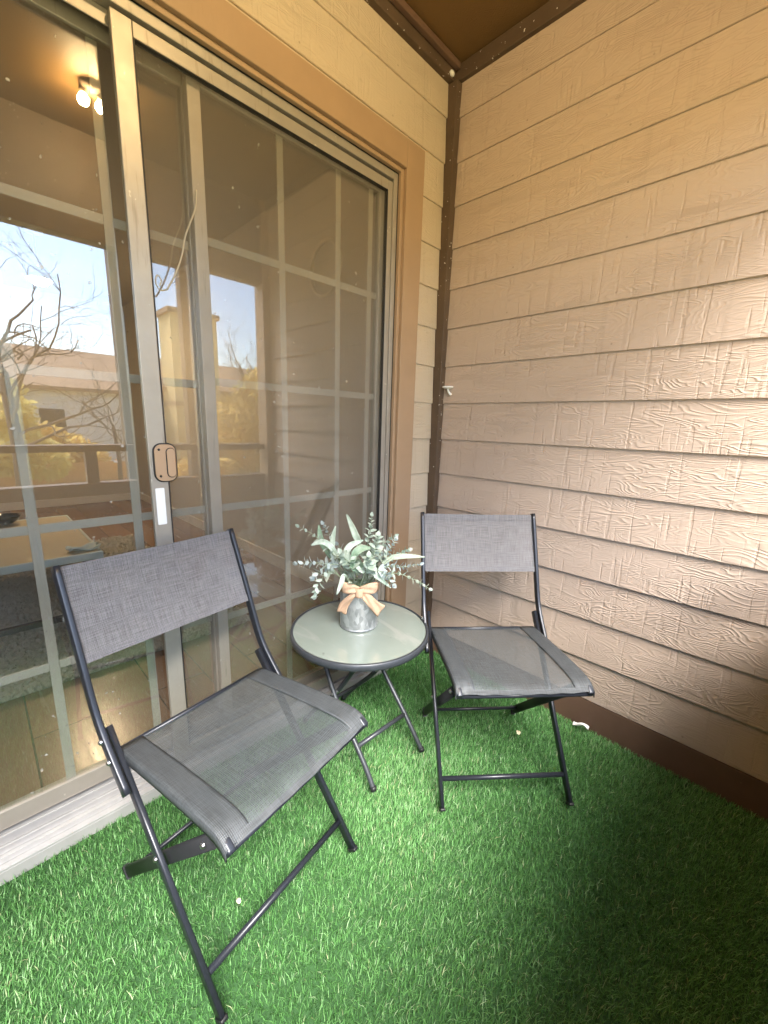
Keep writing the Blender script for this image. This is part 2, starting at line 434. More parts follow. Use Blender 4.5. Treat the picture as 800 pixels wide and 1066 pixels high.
# door wall: y = 0 plane, faces -y
DX0, DX1 = -2.62, -.292                       # rough opening of the door between the casings
CT = 2.228                                     # top of the casing
wall_l = empty('siding_wall', (0,0,0))
tag(wall_l, 'cream tan lap siding wall above and around the sliding glass door', 'wall')
b = MB(); lap_boards(b, (-.190, 0), (-.039, 0), (0,-1), .107, TOPZ-.045)
lap_boards(b, (DX0-.11, 0), (-.1905, 0), (0,-1), CT+.004, TOPZ-.045)
lap_boards(b, (XL, 0), (DX0-.1105, 0), (0,-1), .107, TOPZ-.045)
b.build('lap_siding', M['siding_left'], wall_l)
b = MB().box(DX1+.004, .10, .012, .14, -.16, TOPZ-.003).box(XL, DX0-.004, .012, .14, -.16, TOPZ-.003).box(DX0-.003, DX1+.003, .012, .14, 2.125, TOPZ-.003)
b.build('wall_core', M['jamb_wood'], wall_l)
MB().box(XL, -.026, -.028, .0, TOPZ-.062, TOPZ-.004).build('fascia_board', M['dark_trim'], wall_l, bevel=.003)
MB().box(XL, -.026, -.052, -.030, TOPZ-.026, TOPZ-.003).build('ceiling_moulding', M['skirt'], wall_l, bevel=.003)
MB().box(-.189, -.041, -.007, .0115, -.03, .104).build('skirt_board', M['skirt'], wall_l, bevel=.002)

# ------------------------------------------------------------------ sliding glass door
door = empty('sliding_glass_door', (0,0,0))
tag(door, 'bronze framed sliding patio door with white window grids and brown casing', 'sliding door')
c = empty('casing', (0,0,0)); c.parent = door
bpy.data.objects.remove(c)
cas = MB().box(DX1, -.190, -.026, -.001, -.02, CT).box(DX0-.105, DX0, -.026, -.001, -.02, CT).box(DX0+.0005, DX1-.0005, -.026, -.001, CT-.098, CT-.0003)
cas = cas.build('casing', M['casing'], door, bevel=.0025)
# inner stop of the casing, one step back
MB().box(DX1-.016, DX1-.0006, -.012, .02, -.02, CT-.0985).box(DX0+.0006, DX0+.016, -.012, .02, -.02, CT-.0985).box(DX0+.0165, DX1-.0165, -.012, .02, CT-.114, CT-.0985).build('stop_bead', M['casing'], cas, bevel=.002)
FX0, FX1, FT = DX0+.018, DX1-.018, 2.112      # aluminium frame outer edges
fr = MB().box(FX1-.022, FX1, .004, .13, .03, FT).box(FX0, FX0+.022, .004, .13, .03, FT).box(FX0+.0225, FX1-.0225, .004, .13, FT-.026, FT)
fr.box(FX0+.0225, FX1-.0225, .034, .038, FT-.06, FT-.0265).box(FX0+.0225, FX1-.0225, .074, .078, FT-.06, FT-.0265)
fr.build('frame', M['alu'], door, bevel=.002)
MB().box(FX1+.0005, DX1-.0165, .002, .03, .03, FT+.0005).box(FX0, FX1, .001, .03, FT+.001, CT-.1145).build('sealant', M['gasket'], door)
# sill with its tracks and nosing
sl = MB().box(DX0+.001, DX1-.001, -.030, .14, -.03, .012)
for y0, y1, h in ((-.030,-.024,.020), (-.004,.000,.030), (.028,.033,.034), (.060,.066,.040), (.098,.104,.040)): sl.box(DX0+.002, DX1-.002, y0, y1, .0125, h)
sl.build('sill', M['alu_sill'], door, bevel=.0015)

def panel(name, x0, x1, yc, verts, horiz, w_st, z0=.045, z1=2.085, wr=.055):
    p = MB().box(x0, x0+w_st, yc-.015, yc+.015, z0, z1).box(x1-w_st, x1, yc-.015, yc+.015, z0, z1)
    p.box(x0+w_st+.0004, x1-w_st-.0004, yc-.0145, yc+.0145, z0, z0+wr).box(x0+w_st+.0004, x1-w_st-.0004, yc-.0145, yc+.0145, z1-wr*.8, z1)
    o = p.build(name, M['alu'], door, bevel=.002)
    gx0, gx1, gz0, gz1 = x0+w_st-.004, x1-w_st+.004, z0+wr-.004, z1-wr*.8+.004
    MB().box(gx0, gx1, yc-.009, yc-.005, gz0, gz1).build('glass', M['glass'], o)
    g = MB()
    xs = sorted(verts)
    for x in xs: g.box(x-.0115, x+.0115, yc-.0015, yc+.0045, gz0, gz1)
    edges = [gx0] + [e for x in xs for e in (x-.0117, x+.0117)] + [gx1]
    for z in horiz:
        for i in range(0, len(edges), 2): g.box(edges[i], edges[i+1], yc-.0015, yc+.0045, z-.0118, z+.0118)
    g.build('muntin_grid', M['muntin'], o, bevel=.001)
    return o
HZ = (1.668, 1.272, .868, .475)
fixed = panel('fixed_panel', -1.095, -.335, .052, [-.806, -.568, -.408], HZ, .036)
fixed['label'] = 'fixed glass panel behind the insect screen'
slide = panel('sliding_panel', -2.10, -1.062, .088, [-1.535, -1.296], (1.652, 1.262, .862, .47), .034)
slide['label'] = 'bare sliding glass panel reflecting the sky'
MB().box(-1.262, -1.234, .064, .068, .05, .62).build('jamb_strip', M['jamb_wood'], door)

# insect screen door: slides by itself
scr = empty('screen_door', (-.8, .018, 0))
tag(scr, 'sliding insect screen door in a thin bronze frame with a small latch handle', 'screen door')
sx0, sx1, st, sb = -1.272+.8, -.333+.8, 2.078, .03
def sbox(x0, x1, y0, y1, z0, z1): return (x0, x1, y0, y1, z0, z1)
sf = MB().box(sx0, sx0+.046, -.009, .009, sb, st).box(sx1-.024, sx1, -.009, .009, sb, st)
sf.box(sx0+.0463, sx1-.0243, -.0085, .0085, st-.034, st).box(sx0+.0463, sx1-.0243, -.0085, .0085, sb, sb+.045)
sf.build('frame', M['alu'], scr, bevel=.002)
MB().box(sx0+.0463, sx0+.049, -.0088, .0075, sb+.045, st-.034).box(sx0+.049, sx1-.0243, -.0088, .0075, st-.0367, st-.0343).box(sx1-.0268, sx1-.0243, -.0088, .0075, sb+.045, st-.0368).build('spline', M['gasket'], scr)
MB().add([(sx0+.04, .002, sb+.03), (sx1-.02, .002, sb+.03), (sx1-.02, .002, st-.03), (sx0+.04, .002, st-.03)], [(0,1,2,3)]).build('mesh', M['screen'], scr)
def rrect(w, h, r, n=6):
    out = []
    for cx, cz, a0 in ((w/2-r, h/2-r, 0), (-w/2+r, h/2-r, 90), (-w/2+r, -h/2+r, 180), (w/2-r, -h/2+r, 270)):
        for k in range(n+1):
            a = R(a0+90*k/n); out.append((cx+r*math.cos(a), cz+r*math.sin(a)))
    return out
def plate(mb, outline, cx, cz, y0, y1):
    n = len(outline)
    v = [(cx+x, y0, cz+z) for x, z in outline] + [(cx+x, y1, cz+z) for x, z in outline]
    f = [tuple(range(n)), tuple(reversed(range(n, 2*n)))] + [(i+n, (i+1) % n+n, (i+1) % n, i) for i in range(n)]
    return mb.add(v, f)
hx, hz = sx0+.041, 1.030
hp = plate(MB(), rrect(.064, .112, .024), hx, hz, -.0125, -.0092).build('handle', M['latch'], scr, bevel=.001)
plate(MB(), rrect(.057, .105, .021), hx, hz, -.0165, -.0127).build('handle_plate', M['handle'], hp, bevel=.001)
plate(MB(), rrect(.026, .086, .0128), hx+.014, hz, -.0185, -.0166).build('finger_pull_rim', M['latch'], hp, bevel=.0005)
plate(MB(), rrect(.022, .082, .0108), hx+.014, hz, -.0215, -.0186).build('finger_pull', M['handle'], hp, bevel=.001)
MB().lathe([(0,.0026),(.003,.002),(.0036,0)], (0,0,0), 10).build('screw', M['latch'], hp)
sw = [o for o in bpy.data.objects if o.parent == hp and o.name.startswith('screw')][0]
sw.location = (hx-.016, -.0166, hz+.038); sw.rotation_euler = (R(90), 0, 0)
sw2 = sw.copy(); COL.objects.link(sw2); sw2.parent = hp; sw2.location = (hx-.016, -.0166, hz-.038)
plate(MB(), rrect(.024, .108, .003), sx0+.021, .903, -.0100, -.0092).build('sticker', M['sticker'], scr)

# ------------------------------------------------------------------ the room behind the glass
GZ0 = -1.75
RX0, RX1, RY1, RZ = -4.6, .0, 5.2, 2.55
tag(MB().box(RX0, RX1+.3, .14, RY1+.2, -.16, .030).build('floor', M['wood_floor']), kind='structure')
tag(MB().box(RX0-.1, RX1+.3, .141, RY1+.3, RZ, RZ+.15).build('ceiling', M['inner_ceiling']), kind='structure')
rw = empty('room_wall', (0,0,0)); tag(rw, 'cream interior wall running inward behind the right door panel, with a white baseboard', 'wall')
MB().box(RX1-.012, RX1+.2, .141, RY1, .0305, RZ-.001).build('plaster', M['inner_wall'], rw)
MB().box(RX1-.028, RX1-.0125, .143, RY1-.02, .031, .125).build('baseboard', M['baseboard'], rw, bevel=.003)
rw2 = empty('room_wall', (0,0,0)); tag(rw2, 'cream interior back wall deep inside the room behind the door glass', 'wall')
MB().box(RX0, RX1-.0125, RY1, RY1+.15, .0305, RZ-.001).build('plaster', M['inner_wall'], rw2)
MB().box(RX0+.01, RX1-.04, RY1-.016, RY1-.0005, .031, .125).build('baseboard', M['baseboard'], rw2, bevel=.003)
tag(MB().box(RX0-.15, RX0, .141, RY1, .0305, RZ-.001).build('room_wall', M['inner_wall']), 'cream interior side wall at the far left of the room', 'wall')
tag(MB().box(RX0-.3, .5, YF-.25, RY1+.5, RZ+.17, RZ+.30).build('roof', M['roof']), 'brown shingled roof over the balcony and the room', 'roof')

hoop = MB(); hoop.tube([(0, .14*math.cos(a), .145*math.sin(a)) for a in [2*math.pi*k/40 for k in range(41)]], .011, 8)
hoop = hoop.build('wall_hoop', M['hoop']); hoop.location = (-.03, .85, 2.035)
tag(hoop, 'pale round hoop hanging high on the interior wall behind the door glass', 'hoop')

# coffee table on the shag rug
ct = empty('coffee_table', (-1.85, 1.95, .062)); tag(ct, 'low buff topped coffee table with a pale mint edge, standing on the shag rug indoors', 'coffee table')
MB().box(-.66, .66, -.57, .57, .333, .358).build('tabletop', M['table_top'], ct, bevel=.006)
MB().box(-.675, .675, -.585, -.5705, .318, .360).box(-.675, .675, .5705, .585, .318, .360).box(.6605, .675, -.570, .570, .318, .360).box(-.675, -.6605, -.570, .570, .318, .360).build('edge_band', M['table_edge'], ct, bevel=.005)
for sx in (-1, 1):
    for sy in (-1, 1): MB().box(sx*.61-.025, sx*.61+.025, sy*.53-.025, sy*.53+.025, .0, .332).build('leg', M['dark_wood'], ct, bevel=.003)
for y in (-.575, .515): MB().box(-.585, .585, y, y+.03, .0, .03).build('foot_rail', M['dark_wood'], ct, bevel=.003)
bw = MB().lathe([(0,.004),(.03,.004),(.065,.03),(.08,.062),(.076,.062),(.06,.032),(.028,.012),(0,.012)], (0,0,0), 32).build('bowl', M['black_gloss'])
bw.location = (-1.52, 2.42, .4215); tag(bw, 'small black glossy bowl standing on the coffee table indoors', 'bowl')
cl = MB().grid(lambda u, v: (.14*(u-.5)+.01*math.sin(9*v), .10*(v-.5), .012+.010*math.sin(7*u+3*v)+.008*math.sin(11*v)), 14, 10).build('cloth', M['table_edge'], solid=.004)
cl.location = (-1.25, 1.46, .4225); tag(cl, 'crumpled pale mint cloth at the right end of the coffee table', 'cloth')

# shag rug: thick pile of short loops, one object
def rug():
    x0, x1, y0, y1 = -3.2, -.62, .775, 3.1
    rng = np.random.default_rng(4); n = 26000
    xs = rng.uniform(x0, x1, n); ys = y0 + (y1-y0)*rng.uniform(0, 1, n)**1.7
    b = MB().box(x0+.01, x1-.01, y0+.01, y1, .0305, .038)
    v = []; f = []
    for x, y in zip(xs, ys):
        a = random.uniform(0, 6.28); r = .0075; l = random.uniform(.020, .034); dx, dy = math.cos(a)*l, math.sin(a)*l; o = len(v)
        px, py = -math.sin(a)*r, math.cos(a)*r; h = random.uniform(.014, .03)
        v += [(x-px, y-py, .037), (x+px, y+py, .037), (x+dx*.6+px, y+dy*.6+py, .037+h), (x+dx*.6-px, y+dy*.6-py, .037+h), (x+dx, y+dy, .037+h*.6)]
        f += [(o, o+1, o+2, o+3), (o+3, o+2, o+4)]
    b.add(v, f); o = b.build('shag_rug', M['rug'])
    tag(o, 'cream shag rug on the wooden floor under the coffee table', 'rug')
rug()

def lamp_in():
    o = empty('ceiling_lamp', (-1.075, 3.2, RZ)); tag(o, 'lit round white lamp hanging inside the room behind the left door panel', 'ceiling lamp')
    MB().lathe([(0,-.001),(.06,-.001),(.062,-.012),(.05,-.018),(.006,-.020),(.006,-.255),(0,-.255)], (0,0,0), 40).build('base', M['white_plastic'], o)
    MB().lathe([(.0065,-.25),(.03,-.255),(.055,-.27),(.075,-.30),(.082,-.35),(.080,-.35),(.072,-.302),(.052,-.274),(.03,-.262),(.0065,-.258)], (0,0,0), 40).build('shade', M['white_plastic'], o)  # shade and drop stem added to keep the glow off the ceiling
    MB().lathe([(0,-.301),(.03,-.303),(.055,-.320),(.062,-.345),(.055,-.372),(.03,-.388),(0,-.392)], (0,0,0), 40).build('globe', M['inner_lamp'], o)
lamp_in()

cord = smoothpath([(-1.088,.028,1.78),(-1.095,.030,1.73),(-1.125,.030,1.655),(-1.138,.032,1.60),(-1.160,.034,1.545),(-1.182,.036,1.505)], 6)
cb = MB().tube(cord, .0023, 8)
cb.tube(smoothpath([(-1.182,.036,1.505),(-1.200,.034,1.50),(-1.212,.030,1.515),(-1.206,.030,1.535),(-1.196,.034,1.525),(-1.2,.036,1.51)], 5), .002, 6)
tag(cb.build('cable', M['cable']), 'thin beige cable hanging in a curve between the screen and the door glass', 'cable')

# ------------------------------------------------------------------ balcony front: parapet, rail, posts, beam, lamp
pp = empty('balcony_parapet', (0, YF, 0)); tag(pp, 'solid parapet with dark top rail along the balcony edge, mirrored in the door', 'parapet')
MB().box(XL, -.031, -.05, .0, -.16, .735).build('parapet_panel', M['parapet'], pp, bevel=.003)
MB().box(XL, -.031, -.065, .015, .7355, .765).build('parapet_cap', M['rail'], pp, bevel=.003)
MB().box(XL, -.031, -.07, .02, .950, .990).build('top_rail', M['rail'], pp, bevel=.004)
for x in (-2.1, -1.16): MB().box(x, x+.06, -.05, .0, .7655, .9495).build('stub_post', M['rail'], pp, bevel=.003)
bm = MB().box(XL, -.031, YF-.05, YF+.04, 2.085, TOPZ-.003).build('eave_beam', M['dark_trim'], None, bevel=.004)
tag(bm, 'dark brown beam across the front of the balcony below the ceiling, seen reflected', 'beam')
for x, lab in ((-.925, 'dark brown porch post reflected beside the sliding panel edge'), (-.535, 'dark brown porch post reflected behind the screen, nearest the right wall'), (-2.98, 'dark brown porch post at the far left of the balcony')):
    p = empty('porch_post', (x, YF-.075, 0)); tag(p, lab, 'post', 'posts carrying the balcony beam')
    MB().box(0, .155, -.075, .0035, -.16, 2.60).build('post_shaft', M['rail'], p, bevel=.004)
end = empty('added_end_wall', (XL, 0, 0)); tag(end, 'tan end wall added out of view at the far left to cut side light', 'wall')  # unseen wall added to keep skylight out of the left end
MB().box(-.14, -.001, YF-.05, -.001, -.16, TOPZ-.002).build('added_panel', M['siding_right'], end, bevel=.003)
tag(MB().box(RX0-.15, XL-.002, .0, .14, GZ0, TOPZ-.003).build('facade_wall', M['stucco_tan']), 'tan outer house wall beyond the added end wall', 'wall')

pl = empty('porch_light', (-1.045, -1.06, TOPZ)); tag(pl, 'lit two bulb porch light under the balcony ceiling, glaring in the glass', 'porch light')
MB().lathe([(0,-.001),(.044,-.001),(.046,-.012),(.04,-.028),(0,-.03)], (0,0,0), 32).build('base', M['dark_trim'], pl)
for dx in (-.033, .033):
    s = MB().lathe([(0,-.0305),(.014,-.0305),(.014,-.05),(0,-.05)], (0,0,0), 16).build('socket', M['dark_trim'], pl); s.location = (dx, 0, 0)
    bu = MB().lathe([(.011,-.0505),(.017,-.058),(.022,-.068),(.022,-.078),(.017,-.087),(.009,-.092),(0,-.093)], (0,0,0), 20).build('bulb', M['bulb'], s)

# ------------------------------------------------------------------ small things on the walls and floor
hk = empty('wall_hook', (0, -.077, 1.335)); tag(hk, 'small white hook bracket sticking out beside the corner post', 'hook')
MB().lathe([(0,.006),(.024,.004),(.028,0),(.024,-.003),(.014,-.006),(0,-.007)], (-.018,0,0), 24).build('disc', M['white_plastic'], hk)
MB().tube(smoothpath([(-.018,0,-.006),(-.017,-.004,-.020),(-.012,-.010,-.030),(0,-.012,-.030)], 4), .0055, 8).build('arm', M['white_plastic'], hk)
nub = MB().lathe([(0,.011),(.008,.008),(.012,0),(.007,-.009),(0,-.01)], (0,0,0), 9).build('plaster_lump', M['white_plastic']); nub.location = (-.055,-.032,2.553); nub.scale = (1.2,.8,1)
tag(nub, 'small white lump stuck on the dark fascia near the ceiling corner', 'lump')
nap = MB().grid(lambda u, v: (.016*(v-.5), .058*(u-.5), .004+.006*math.sin(5*u)+.006*math.sin(9*v+4*u)), 12, 6).build('paper_scrap', M['white_plastic'], solid=.002)
nap.location = (-.032, -.845, 0); tag(nap, 'crumpled white paper scrap on the grass against the right wall', 'paper')
def leaf_bit(x, y, s, lab):
    o = MB().grid(lambda u, v: (s*(u-.5)*math.sin(math.pi*(.15+.7*v)), s*1.3*(v-.5), .034+.3*s*(u-.5)**2+.15*s*math.sin(4*v)), 6, 6).build('fallen_leaf', M['debris'], solid=.0008)
    o.location = (x, y, 0); o.rotation_euler = (.1, -.1, random.uniform(0, 3)); tag(o, lab, 'leaf', 'pale bits of dry leaf on the grass')
leaf_bit(-.296, -.706, .016, 'pale dry leaf bit on the grass under the right chair')
leaf_bit(-1.303, -.512, .010, 'pale dry leaf bit on the grass under the left chair')

# ------------------------------------------------------------------ artificial grass
def turf():
    rng = np.random.default_rng(11); n = 235000
    x = rng.uniform(-2.5, -.008, n); y = rng.uniform(YF+.02, -.033, n)
    ang = rng.uniform(0, 2*np.pi, n); lean = np.abs(rng.normal(.45, .28, n)); h = rng.uniform(.015, .0235, n)
    # combed pile: the blades lean more to one side in broad patches
    patch = np.sin(x*5.1+1.3*np.sin(y*4))*.6 + np.sin(y*6.3+x*2)*.5
    ang = np.where(rng.uniform(0, 1, n) < .55, patch+rng.normal(0, .8, n)-1.2, ang)
    w = rng.uniform(.0006, .0011, n)
    dx, dy = np.cos(ang), np.sin(ang); px, py = -dy*w, dx*w
    z0 = -.025
    def pt(t, k):   # bend outwards with height
        r = lean*h*(t**1.8); return np.stack([x+dx*r+k*px*(1-.35*t), y+dy*r+k*py*(1-.35*t), z0+h*t*np.sqrt(np.maximum(.15, 1-(lean*t*.75)**2))], 1)
    V = np.stack([pt(0,-1), pt(0,1), pt(.55,1), pt(.55,-1), pt(1,.0)], 1).reshape(-1, 3)
    base = (np.arange(n)*5)[:, None]
    quads = base + np.array([[0,1,2,3]]); tris = base + np.array([[3,2,4]])
    loops = np.concatenate([quads, tris], 1).reshape(-1)
    me = bpy.data.meshes.new('grass'); me.vertices.add(len(V)); me.vertices.foreach_set('co', V.astype(np.float32).reshape(-1))
    me.loops.add(len(loops)); me.loops.foreach_set('vertex_index', loops.astype(np.int32))
    me.polygons.add(2*n); st = np.empty(2*n, np.int32); st[0::2] = np.arange(n)*7; st[1::2] = np.arange(n)*7+4
    me.polygons.foreach_set('loop_start', st)
    me.update(calc_edges=True); me.validate()
    sh = np.clip(rng.beta(2, 2.4, n) + .12*patch, 0, 1); dry = rng.uniform(0, 1, n) < .035; sh[dry] = rng.uniform(.9, 1, dry.sum())
    at = me.color_attributes.new('shade', 'FLOAT_COLOR', 'POINT')
    colr = np.repeat(sh, 5)[:, None]*np.array([[1,1,1,0]]) + np.array([[0,0,0,1]])
    at.data.foreach_set('color', colr.astype(np.float32).reshape(-1))
    me.materials.append(M['grass'])
    o = bpy.data.objects.new('grass', me); COL.objects.link(o); tag(o, kind='stuff', label='bright green artificial grass covering the balcony floor', cat='grass')
turf()

# ------------------------------------------------------------------ folding chair
def make_chair():
    ch = empty('folding_chair')
    HX = .222
    for sd in (-1, 1):
        side = (1,0,0)
        up = smoothpath([(sd*HX,.300,.826),(sd*HX,.262,.730),(sd*HX,.218,.616),(sd*HX,.186,.532),(sd*HX,.160,.482),(sd*HX,.118,.430),(sd*HX,.058,.368)], 5)
        u = MB().bar(up, .013, .026, side).build('back_upright', M['frame'], ch)
        lg = MB().bar([(sd*.205,.163,.474),(sd*.205,-.22,.0)], .012, .026, side).build('front_leg', M['frame'], ch)
        MB().bar([(sd*.205,-.2165,.0045),(sd*.205,-.2215,-.0018)], .0155, .029, side, .003).build('foot_cap', M['frame_dark'], lg)
        rl = MB().bar([(sd*.186,-.200,.402),(sd*.186,.212,.006)], .012, .030, side).build('rear_leg', M['frame_dark'], ch)
        MB().bar([(sd*.186,.2085,.0085),(sd*.186,.2165,.0015)], .0155, .034, side, .003).build('foot_cap', M['frame_dark'], rl)
        for par, x, y, z in ((lg, .2105, -.020, .247), (u, .2285, .112, .424), (u, .2285, .142, .460), (rl, .1925, -.178, .381)):
            bo = MB().lathe([(0,.006),(.0035,.0055),(.0055,.003),(.006,0)], (0,0,0), 12).build('bolt', M['bolt'], par)
            bo.location = (sd*x, y, z); bo.rotation_euler = (0, sd*R(90), 0)
        # seat rail runs front to back, the cloth is wrapped round it
        rail = smoothpath([(sd*.190,.142,.412),(sd*.190,.0,.428),(sd*.190,-.12,.438),(sd*.190,-.205,.442),(sd*.190,-.240,.437),(sd*.190,-.262,.422)], 5)
        MB().bar(rail, .017, .020, side, .005).build('seat_rail', M['frame'], ch)
        def zy(v):
            i = v*(len(rail)-1); k = min(int(i), len(rail)-2); return rail[k].lerp(rail[k+1], i-k)
        def hemf(u, v, sd=sd):
            q = zy(v); a = u
            if a < .25: return (sd*(.2005-.004*math.sin(a/.25*math.pi)*0), q.y, q.z-.010+.021*a/.25)
            t = (a-.25)/.75; return (sd*(.2005-t*.055), q.y, q.z+.0115-.0045*t)
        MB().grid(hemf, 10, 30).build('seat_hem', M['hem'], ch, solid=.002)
    def seatf(u, v):
        x = -.192+.384*u; k = min(int(v*25*.9999), 24)
        rail_ = SEAT; i = v*(len(rail_)-1); j = min(int(i), len(rail_)-2); q = rail_[j].lerp(rail_[j+1], i-j)
        sag = .013*(1-(2*u-1)**2)*math.sin(math.pi*min(1, .15+v*.8)); wr = .0012*math.sin(38*u+4*v)*v*v
        return (x, q.y-.004*(1-(2*u-1)**2)*(v**6), q.z+.0085-sag+wr)
    SEAT = smoothpath([(0,.142,.412),(0,.0,.428),(0,-.12,.438),(0,-.205,.442),(0,-.240,.437),(0,-.262,.422)], 5)
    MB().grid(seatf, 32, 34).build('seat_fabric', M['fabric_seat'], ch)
    def hemfront(u, v):
        p = seatf(.02+.96*u, .90+.10*v); return (p[0], p[1]-.0015*v, p[2]+.0022)
    MB().grid(hemfront, 30, 6).build('front_hem', M['hem'], ch)
    MB().tube([(-.198,.146,.414),(.198,.146,.414)], .0065, 10).build('seat_back_rod', M['frame'], ch)
    MB().tube([(-.196,-.255,.419),(.196,-.255,.419)], .006, 10).build('seat_front_rod', M['frame'], ch)
    MB().tube([(-.199,-.171,.064),(.199,-.171,.064)], .0075, 12).build('foot_bar', M['frame'], ch)
    MB().tube([(-.180,.168,.050),(.180,.168,.050)], .006, 10).build('rear_bar', M['frame'], ch)
    def backf(u, v):
        x = -.217+.434*u; t = v
        y = .302-.084*t; z = .823-.207*t; sag = .020*(1-(2*u-1)**2)*(.55+.45*math.sin(math.pi*v))
        n = Vector((0,.93,-.36)); p = Vector((x, y-.004, z)) + n*sag; return tuple(p)
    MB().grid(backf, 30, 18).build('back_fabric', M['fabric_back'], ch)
    for v0, v1 in ((0, .10), (.91, 1.0)):
        MB().grid(lambda u, v: (lambda p: (p[0], p[1]-.0022, p[2]))(backf(.004+.992*u, v0+(v1-v0)*v)), 30, 3).build('back_hem', M['fabric_back'], ch)
    return ch
chair = make_chair()
chair.location = (-1.252, -.411, 0); chair.rotation_euler = (0,0,.182)
tag(chair, 'grey mesh folding chair in the left foreground, with its back to the glass door', 'chair', 'folding chairs on the grass')
c2 = copy_tree(chair); c2.location = (-.434, -.654, 0); c2.rotation_euler = (0,0,-.709)
tag(c2, 'grey mesh folding chair in the corner beside the tan siding wall', 'chair', 'folding chairs on the grass')

# ------------------------------------------------------------------ bistro table
TX, TY, TZ, TR = -.720, -.279, .450, .2435
tb = empty('side_table', (TX, TY, 0)); tag(tb, 'small round glass topped folding side table between the two chairs', 'table')
MB().lathe([(TR-.010,.4455),(TR-.009,.4505),(TR-.004,.4515),(TR,.449),(TR+.0005,.438),(TR,.429),(TR-.003,.427),(TR-.006,.429),(TR-.007,.441),(TR-.010,.4455)], (0,0,0), 96).build('rim', M['iron'], tb)
MB().lathe([(0,.4475),(TR-.0097,.4475),(TR-.0097,.4425),(0,.4425)], (0,0,0), 96, False).build('tabletop', M['table_glass'], tb)
def leg_frame(w, ys, r=.0085):
    """one of the two crossing tube frames: two legs, each a mesh, joined by a stretcher"""
    out = []
    for sx in (-1, 1):
        x = sx*w
        path = smoothpath([(x*.92, -ys*.62, .432), (x*.95, -ys*.30, .33), (x, ys*.10, .215), (x, ys*.62, .105), (x*1.0, ys*.86, .05), (x*1.02, ys*1.04, .004)], 6)
        l = MB().tube(path, r, 12).build('leg', M['iron'], tb)
        MB().tube([(x*1.02, ys*1.02, .012), (x*1.02, ys*1.05, .0)], r+.002, 12).build('foot_cap', M['frame_dark'], l); out.append(l)
    MB().tube([(-w, ys*.62, .105), (w, ys*.62, .105)], r*.9, 12).build('stretcher', M['iron'], tb)
    MB().tube([(-w*.92, -ys*.62, .432), (-w*.5, -ys*.66, .425), (w*.5, -ys*.66, .425), (w*.92, -ys*.62, .432)], r*.8, 10).build('top_bar', M['iron'], tb)
    return out
l1 = leg_frame(.118, -.205); l2 = leg_frame(.096, .195)
for sx in (-1, 1):
    MB().tube([(sx*.126, .0, .238), (sx*.085, .0, .238)], .006, 10).build('pivot_bolt', M['bolt'], tb)
MB().box(-.10, .10, -.012, .012, .4185, .4215).build('cross_strap', M['iron'], tb)

# ------------------------------------------------------------------ pot, bow and artificial foliage
pot = empty('potted_plant', (-.709, -.259, TZ)); tag(pot, 'pale eucalyptus and lamb ear foliage in a galvanised tin pot tied with a burlap bow', 'potted plant')
PR, PH = .068, .168
pt_ = MB().lathe([(0,.001),(PR-.001,.001),(PR,.003),(PR-.0015,.006),(PR-.002,.0075),(PR-.001,.009),(PR-.001,PH-.035),(PR+.0008,PH-.033),(PR+.0008,PH-.029),(PR-.001,PH-.027),(PR-.001,PH-.003),(PR+.001,PH),(PR-.003,PH),(PR-.004,.02),(0,.02)], (0,0,0), 64).build('tin_pot', M['tin'], pot)
MB().lathe([(0,PH-.020),(PR-.0045,PH-.022)], (0,0,0), 32).build('foam_filling', M['leaf_green'], pt_)
RT = Vector((.7478,-.6639,0)); FW = Vector((-.6639,-.7478,0)); UP = Vector((0,0,1))   # right, towards the viewer, up (local directions of the arrangement)
def ribbon(pts, w, wdir, name, parent, mat, wfun=None):
    P = smoothpath(pts, 6); n = len(P)
    def fn(u, v):
        i = u*(n-1); k = min(int(i), n-2); p = P[k].lerp(P[k+1], i-k); ww = w*(wfun(u) if wfun else 1)
        d = wdir(u) if callable(wdir) else wdir
        return tuple(p + d*ww*(v-.5) + FW*.003*math.sin(9*v+7*u))
    return MB().grid(fn, n-1, 6).build(name, mat, parent, solid=.0016)
def W(r, f, u): return RT*r + FW*f + UP*u
bow = MB(); 
band = MB().grid(lambda u, v: ((PR+.0025)*math.cos(2*math.pi*u), (PR+.0025)*math.sin(2*math.pi*u), PH-.030+.026*v), 48, 3).build('ribbon_band', M['burlap'], pot, solid=.0016)
kn = MB().grid(lambda u, v: tuple(W(.013*math.cos(2*math.pi*u), PR+.014+.010*math.sin(2*math.pi*u), PH-.030+.032*v)), 16, 4).build('bow_knot', M['burlap'], pot, solid=.002)
K = PH-.004
for sd in (-1, 1):
    ribbon([W(0, PR+.012, K), W(sd*.026, PR+.020, K+.008), W(sd*.048, PR+.017, K+.008), W(sd*.060, PR+.004, K+.004), W(sd*.046, PR-.006, K+.004), W(sd*.020, PR+.006, K)], .040, (UP+RT*sd*.22).normalized(), 'bow_loop', pot, M['burlap'], lambda u: .55+.45*math.sin(math.pi*min(1, u*1.05)))
ribbon([W(-.002, PR+.014, K-.004), W(-.028, PR+.012, K-.028), W(-.050, PR-.006, K-.062), W(-.060, PR-.018, K-.098)], .036, (RT*.8-UP*.35).normalized(), 'bow_tail', pot, M['burlap'], lambda u: .5+.5*u)
ribbon([W(.002, PR+.014, K-.004), W(.026, PR+.018, K-.026), W(.050, PR+.012, K-.056), W(.076, PR+.002, K-.082)], .046, (RT*.55+UP*.85).normalized(), 'bow_tail', pot, M['burlap'], lambda u: .45+.6*u)

